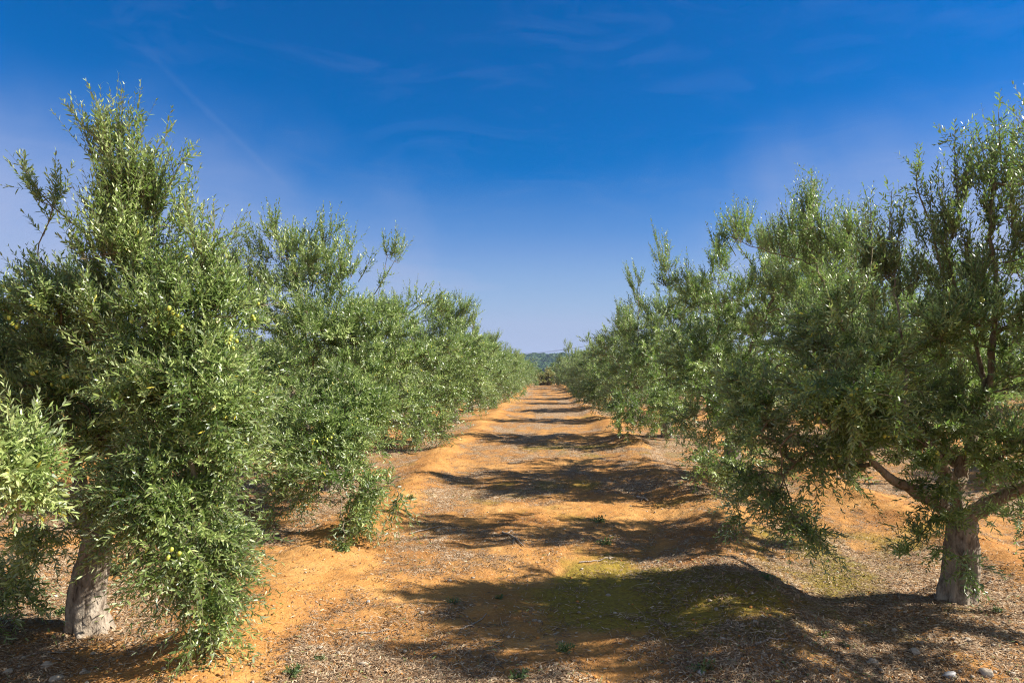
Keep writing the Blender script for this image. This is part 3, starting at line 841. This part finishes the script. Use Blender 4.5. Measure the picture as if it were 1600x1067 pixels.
LITTER = litter_material()
rng = np.random.default_rng(77)
x, y = scatter(rng, 330000, -6.5, 7.5, 3.3, 17, 1.75)
lit, mo = masks(x, y)
cl = .55 * fbm(x * 5, y * 5, 91, 3) + .45 * fbm(x * 1.7, y * 2.2, 95, 3)
k = rng.random(len(x)) < np.clip(lit * 1.0 + (cl - .5) * 2.4, .07, 1)
x, y = x[k], y[k]
n = len(x)
z = terrain(x, y) + rng.uniform(.002, .016, n)
az = rng.uniform(0, 6.283, n); ti = rng.normal(.05, .25, n)
ax = np.stack([np.cos(az) * np.cos(ti), np.sin(az) * np.cos(ti), np.sin(ti)], -1)
nr = unit(np.stack([rng.normal(0, .45, n), rng.normal(0, .45, n), np.ones(n)], -1))
stick = rng.random(n) < .36
ln = np.where(stick, rng.uniform(.03, .10, n) * np.where(rng.random(n) < .06, 2.2, 1), rng.uniform(.016, .046, n)); wd = np.where(stick, .003, ln * rng.uniform(.13, .24, n))
tone = np.clip(rng.beta(1.3, 2.0, n) * .95, 0, .94); tone = np.where(rng.random(n) < .03, 1.0, tone)
so = Soup()
leaves(so, np.stack([x, y, z], -1) - ax * ln[:, None] * .5, ax, nr, ln, wd, tone, curl=.22)
tag(so.build('leaf_litter', [LITTER]), 'dry olive leaves and chaff strewn over the orange soil', 'leaf litter', kind='stuff')

STONEM = simple('pale_stone', (.33, .27, .20), .85, .3, .35, 25)
CLODM = simple('soil_clod', (.42, .18, .05), .95, .1, .3, 30)


def rock_template(seed, sub=1):
    import bmesh
    bm = bmesh.new(); bmesh.ops.create_icosphere(bm, subdivisions=sub, radius=1)
    v = np.array([q.co[:] for q in bm.verts]); f = np.array([[q.index for q in fc.verts] for fc in bm.faces]); bm.free()
    s = 1 + .5 * (fbm(v[:, 0] * 1.3 + seed * 7, v[:, 1] * 1.3 + v[:, 2] * 1.7, seed, 3) - .5) * 2
    return v * s[:, None] * np.array([1, .8, .6]), f


def strew(name, mats, n, lo, hi, label, cat, seed, where):
    rng = np.random.default_rng(seed)
    x, y = scatter(rng, n, -6, 7, 3.3, 11, 1.7)
    k = where(x, y, rng); x, y = x[k], y[k]
    so = Soup()
    for t in range(5):
        v, f = rock_template(seed + t)
        xi, yi = x[t::5], y[t::5]; m = len(xi)
        if not m: continue
        r = lo + (hi - lo) * rng.random(m) ** 3
        a = rng.uniform(0, 6.28, m); c, s = np.cos(a), np.sin(a)
        V = v[None] * r[:, None, None]
        V = np.stack([V[..., 0] * c[:, None] - V[..., 1] * s[:, None], V[..., 0] * s[:, None] + V[..., 1] * c[:, None], V[..., 2]], -1)
        V = V + np.stack([xi, yi, terrain(xi, yi) + r * .3], -1)[:, None, :]
        so.add(V, [(f[None] + np.arange(m)[:, None, None] * len(v)).reshape(-1, 3)])
    tag(so.build(name, mats, smooth=(0,)), label, cat, kind='stuff')


strew('pebbles', [STONEM], 2600, .006, .022, 'small pale pebbles scattered among the litter', 'pebbles', 501,
      lambda x, y, r: r.random(len(x)) < .25 + .6 * gauss(x, y, 3.2, 4.2, 1.6, 1.2) + .7 * gauss(x, y, -3.4, 3.8, 1.2, .9))
strew('soil_crumbs', [CLODM], 5200, .004, .016, 'crumbs of orange soil lying on the ridges', 'soil crumbs', 601,
      lambda x, y, r: r.random(len(x)) < .12 + .75 * np.exp(-((x - berm_left_x(y)) / .4) ** 2) + .6 * np.exp(-((x - berm_right_x(y)) / .45) ** 2))


def on_ground(px, py):
    """where the sight line of a photo pixel meets the terrain"""
    d = np.array([(px - VX) / FPX, 1, -(py - VY) / FPX])
    t = np.linspace(2.5, 60, 12000)
    p = d[None] * t[:, None]; h = terrain(p[:, 0], p[:, 1]) - (p[:, 2] + EYE)
    j = int(np.argmax(h > 0))
    return p[j, 0], p[j, 1], float(terrain(p[j, 0], p[j, 1]))


GREYSTONE = simple('grey_stone', (.30, .29, .28), .8, .3, .3, 30)
for k, (px, py, r, m_, lb) in enumerate((
        (1483, 1056, .040, GREYSTONE, 'smooth grey stone in the litter below the nearest right tree'), (1540, 1053, .045, STONEM, 'flat tan stone beside the smooth grey stone'),
        (1510, 1000, .026, STONEM, 'small tan stone in the shade below the right trunk'), (1398, 985, .022, STONEM, 'small round stone in shaded litter left of the right trunk'),
        (1365, 1035, .030, STONEM, 'reddish tan stone on the shaded right slope'), (72, 1040, .030, STONEM, 'pale round stone in the bottom left corner'),
        (12, 1051, .026, STONEM, 'pale stone at the left edge below the gnarled trunk'), (133, 1052, .028, STONEM, 'tan stone on dark litter right of the pale round one'),
        (86, 1062, .034, STONEM, 'broad brown stone at the lower left edge'), (1096, 1052, .022, GREYSTONE, 'white-grey stone on the mossy alley floor'),
        (568, 1038, .026, STONEM, 'pale stone among straw on the sunny alley'), (575, 940, .018, GREYSTONE, 'small white stone in sunlit chaff'),
        (950, 930, .020, STONEM, 'small stone on the moss patch'), (1430, 1018, .030, STONEM, 'tan stone on the shaded litter right of the ridge'))):
    x, y, z = on_ground(px, py)
    v, f = rock_template(700 + k, 3)
    so = Soup(); so.add(v * r, [f])
    o = so.build('stone', [m_], smooth=(0,)); o.location = (x, y, z + r * .08); o.rotation_euler = (0, 0, k * 1.3)
    tag(o, lb, 'stone', 'loose stones on the orchard floor')


def weed_mesh(seed, nst=9, h=.10):
    rng = np.random.default_rng(seed)
    a = rng.uniform(0, 6.283, nst); el = rng.uniform(.35, 1.2, nst)
    D = np.stack([np.cos(a) * np.cos(el), np.sin(a) * np.cos(el), np.sin(el)], -1)
    so = Soup()
    S = np.stack([rng.normal(0, .012, nst), rng.normal(0, .012, nst), np.zeros(nst)], -1)
    bend = np.zeros((nst, 3)); bend[:, 2] = -.3
    leafy_twigs(so, rng, S, D, rng.uniform(.6, 1.2, nst) * h, bend, 6, h * .36, rng.uniform(.2, .9, nst), ratio=.42, twig_r=.0014, alpha=60)
    return so.mesh('weed', [WEEDM, TWIG], smooth=(1,))


WEEDS = [weed_mesh(900 + k, 7 + 2 * k, (.07, .09, .12, .16)[k]) for k in range(4)]
for k, (px, py, v, lb) in enumerate((
        (882, 1016, 2, 'leafy weed in the middle of the shaded alley near the bottom'), (1100, 1045, 2, 'weed at the foot of the right ridge beside a grey stone'),
        (708, 942, 1, 'weed in shadow on the orange patch left of the moss'),
        (780, 935, 1, 'weed in the deep shade right of the orange patch'), (945, 850, 2, 'weed on the shaded litter at mid alley'), (500, 1030, 1, 'weed on sunny straw near the bottom left of the alley'),
        (458, 1052, 1, 'low weed beside the bare orange ridge'), (1285, 995, 2, 'weed on the shaded right slope'),
        (1198, 905, 1, 'weed on the crest of the right ridge'), (1010, 905, 0, 'seedling on the sunlit moss patch'), (935, 815, 2, 'grassy weed where the bare soil meets the second shadow'),
        (375, 975, 1, 'weed on the left ridge crest'), (810, 1060, 1, 'weed cut by the bottom edge of the picture'),
        (1320, 1010, 1, 'dark green weed in the litter under the right tree'), (178, 895, 3, 'tall thin weed beside the gnarled left trunk'), (95, 960, 3, 'sprawling green sucker left of the gnarled trunk'),
        (640, 780, 2, 'grey green tuft on the left edge of the alley'), (1560, 955, 1, 'weed right of the smooth right trunk'))):
    x, y, z = on_ground(px, py)
    o = link('weed', WEEDS[v]); o.location = (x, y, z - .004); o.rotation_euler = (0, 0, k * 2.1); s = .7 + .25 * math.sin(k * 3.3); o.scale = (s, s, s)
    tag(o, lb, 'weed', 'weeds on the alley floor')

STICKM = bark_material('dead_stick', (.30, .23, .17), (.42, .36, .29), (.14, .10, .07), 4)
for k, (a, b, r, lb) in enumerate((
        ((785, 833), (818, 855), .011, 'grey forked stick lying across the second shadow'), ((800, 830), (770, 840), .007, 'thin stick beside the grey forked one'),
        ((995, 778), (1012, 784), .020, 'short thick dark stick at the edge of the third shadow'), ((20, 1030), (110, 1022), .006, 'long thin stick below the gnarled left trunk'),
        ((640, 835), (690, 822), .008, 'stick on the left end of the second shadow'), ((905, 880), (960, 872), .007, 'thin stick in the shade behind the moss'),
        ((1180, 1010), (1230, 1000), .007, 'thin stick on the right ridge'), ((720, 985), (760, 960), .006, 'thin pale stick on the orange patch'), ((560, 990), (610, 985), .005, 'straw thin stick on the sunny chaff'))):
    p = np.array(on_ground(*a)); q = np.array(on_ground(*b))
    pts = resample([p, (p + q) / 2 + np.array([.02, .02, .01]), q], .02)
    pts[:, 2] = np.maximum(terrain(pts[:, 0], pts[:, 1]), 0 + pts[:, 2] * 0 - 1) + r * .8 + .004
    rr = r * (1 - .5 * np.linspace(0, 1, len(pts)))
    so = Soup(); tubes(so, (pts - p)[None], rr[None], 7, 0, cap=True)
    if k in (0, 2, 3):
        m = len(pts) // 2; side = unit(np.cross(q - p, [0, 0, 1]))
        ft = resample([pts[m], pts[m] + side * .05 + (q - p) * .12, pts[m] + side * .09 + (q - p) * .3], .02); ft[:, 2] = terrain(ft[:, 0], ft[:, 1]) + r * .7
        tubes(so, (ft - p)[None], (r * .6 * (1 - .5 * np.linspace(0, 1, len(ft))))[None], 6, 0, cap=True)
    o = so.build('stick', [STICKM], smooth=(0,)); o.location = p
    tag(o, lb, 'stick', 'fallen sticks on the alley floor')

# ------------------------------------------------------------------ air: one closed box round everything on the ground
hz, nt, out = mat('haze')
pv = N(nt, 'ShaderNodeVolumePrincipled', _Density=.00025, _Anisotropy=.2); pv.inputs['Color'].default_value = (.55, .72, 1, 1)
L(nt, pv.outputs[0], out.inputs['Volume'])
so = Soup()
V = np.array([[a, b, c] for a in (-2000, 2000) for b in (-300, 2000) for c in (-6, 26)], float)
so.add(V, [np.array([[0, 1, 3, 2], [4, 6, 7, 5], [0, 4, 5, 1], [2, 3, 7, 6], [0, 2, 6, 4], [1, 5, 7, 3]])])
tag(so.build('haze', [hz]), 'thin blue air haze over the whole orchard and far hill', kind='stuff')

# ------------------------------------------------------------------ sun, sky, camera
EL, AZ = math.radians(40), math.radians(-3)      # sun to the right, a little ahead
S = Vector((math.cos(EL) * math.cos(AZ), math.cos(EL) * math.sin(AZ), math.sin(EL)))
sun = bpy.data.lights.new('sun', 'SUN'); sun.energy = 5.0; sun.angle = math.radians(.53); sun.color = (1, .945, .86)
so_ = bpy.data.objects.new('sun', sun); COL.objects.link(so_); so_.rotation_euler = S.to_track_quat('Z', 'Y').to_euler(); so_.location = S * 100

world = bpy.data.worlds.new('World'); scene.world = world; world.use_nodes = True
nt = world.node_tree; nt.nodes.clear()
out = nt.nodes.new('ShaderNodeOutputWorld'); bg = nt.nodes.new('ShaderNodeBackground'); L(nt, bg.outputs[0], out.inputs[0])
sky = N(nt, 'ShaderNodeTexSky', sky_type='NISHITA', sun_disc=False, sun_elevation=EL, sun_rotation=math.pi / 2 - AZ, altitude=100, air_density=1.0, dust_density=.6, ozone_density=2.0)
tc = N(nt, 'ShaderNodeTexCoord').outputs['Generated']
hs = N(nt, 'ShaderNodeHueSaturation', _Saturation=1.9, _Value=.90); L(nt, sky.outputs[0], hs.inputs['Color'])
deep = mixc(nt, 1.0, hs.outputs[0], (.0, .58, .74), 'MULTIPLY')
sx = N(nt, 'ShaderNodeSeparateXYZ'); L(nt, tc, sx.inputs[0])
# thin cirrus veil: streaky, low ahead and rising to both sides, leaving a deep blue wedge overhead
mp = N(nt, 'ShaderNodeMapping'); mp.inputs['Rotation'].default_value = (.25, .1, .5); mp.inputs['Scale'].default_value = (1.6, 3.4, 7.0); L(nt, tc, mp.inputs[0])
cn = noise(nt, mp.outputs[0], 1.5, 7, .6, .9)
cn2 = noise(nt, tc, 2.2, 4, .55, .6)
cn3 = noise(nt, mp.outputs[0], 3.2, 7, .62, 1.2)
e0 = mth(nt, 'ADD', .245, mth(nt, 'MULTIPLY', mth(nt, 'ABSOLUTE', mth(nt, 'ADD', sx.outputs[0], .03)), .17))
e0 = mth(nt, 'ADD', e0, mth(nt, 'MULTIPLY', mth(nt, 'SUBTRACT', cn2, .3), .20))
dz = mth(nt, 'DIVIDE', mth(nt, 'SUBTRACT', e0, sx.outputs[2]), .255, True)
veil = mth(nt, 'MULTIPLY', mth(nt, 'MULTIPLY', dz, dz), mth(nt, 'SUBTRACT', 3.0, mth(nt, 'MULTIPLY', dz, 2.0)))
tex = mth(nt, 'ADD', .60, mth(nt, 'MULTIPLY', cn, .62))
near_hor = ramp(nt, sx.outputs[2], ((0, (1, 1, 1)), (.14, (0, 0, 0))))
veil = mth(nt, 'MULTIPLY', veil, mth(nt, 'MAXIMUM', tex, near_hor), True)
glow = ramp(nt, sx.outputs[2], ((.02, (1, 1, 1)), (.07, (.93, .93, .93)), (.14, (.58, .58, .58)), (.20, (.26, .26, .26)), (.28, (0, 0, 0))))
veil = mth(nt, 'MAXIMUM', veil, glow)
wisp = ramp(nt, cn3, ((.50, (0, 0, 0)), (.80, (.085, .085, .085))))
wisp = mth(nt, 'MULTIPLY', wisp, ramp(nt, sx.outputs[2], ((.18, (0, 0, 0)), (.26, (1, 1, 1)), (.55, (1, 1, 1)), (.7, (.2, .2, .2)))))
# an old contrail: a thin streak along a great circle
d1 = Vector((-.515, 1, .403)).normalized(); d2 = Vector((-.394, 1, .286)).normalized(); nn_ = d1.cross(d2).normalized()
dp = N(nt, 'ShaderNodeVectorMath', operation='DOT_PRODUCT'); L(nt, tc, dp.inputs[0]); dp.inputs[1].default_value = nn_
ln_ = mth(nt, 'SUBTRACT', 1.0, mth(nt, 'DIVIDE', mth(nt, 'ABSOLUTE', mth(nt, 'ADD', dp.outputs['Value'], mth(nt, 'MULTIPLY', mth(nt, 'SUBTRACT', cn3, .5), .008))), .006), True)
ln_ = mth(nt, 'MULTIPLY', ln_, ramp(nt, sx.outputs[2], ((.22, (0, 0, 0)), (.27, (1, 1, 1)), (.33, (1, 1, 1)), (.40, (0, 0, 0)))))
ln_ = mth(nt, 'MULTIPLY', ln_, ramp(nt, sx.outputs[0], ((0, (1, 1, 1)), (.02, (0, 0, 0)))))
v = mth(nt, 'ADD', mth(nt, 'MULTIPLY', veil, .985), mth(nt, 'MULTIPLY', mth(nt, 'ADD', wisp, mth(nt, 'MULTIPLY', ln_, .055)), .8), True)
c = mixc(nt, v, deep, (2.2, 2.54, 3.75))
# unseen half of the sky behind the viewer: whiter veil added as fill light
rear_fill = ramp(nt, mth(nt, 'ADD', .5, mth(nt, 'MULTIPLY', sx.outputs[1], .5)), ((.15, (1, 1, 1)), (.60, (0, 0, 0))), 'EASE')
c = mixc(nt, mth(nt, 'MULTIPLY', rear_fill, mth(nt, 'ADD', .45, mth(nt, 'MULTIPLY', cn2, .8), True)), c, (2.9, 3.25, 4.0))
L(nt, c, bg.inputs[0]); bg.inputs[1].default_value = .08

cam = bpy.data.cameras.new('camera'); cam.lens = 24; cam.sensor_width = 36; cam.sensor_fit = 'HORIZONTAL'
cam.shift_x = -(VX - 800) / 1600; cam.shift_y = (VY - 533.5) / 1600; cam.clip_start = .05; cam.clip_end = 8000
co = bpy.data.objects.new('camera', cam); COL.objects.link(co); co.location = (0, 0, EYE); co.rotation_euler = (math.pi / 2, 0, 0)
scene.camera = co
vs = scene.view_settings; vs.view_transform = 'Standard'; vs.look = 'None'; vs.gamma = 1; vs.use_curve_mapping = False; vs.exposure = 1.3
cy = scene.cycles
cy.max_bounces = 6; cy.diffuse_bounces = 3; cy.glossy_bounces = 2; cy.transmission_bounces = 4; cy.transparent_max_bounces = 4; cy.caustics_reflective = False; cy.caustics_refractive = False
cy.use_denoising = True
cy.filter_width = 1.1; cy.denoising_prefilter = 'NONE'; cy.denoising_input_passes = 'RGB_ALBEDO_NORMAL'
cy.sample_clamp_indirect = 4
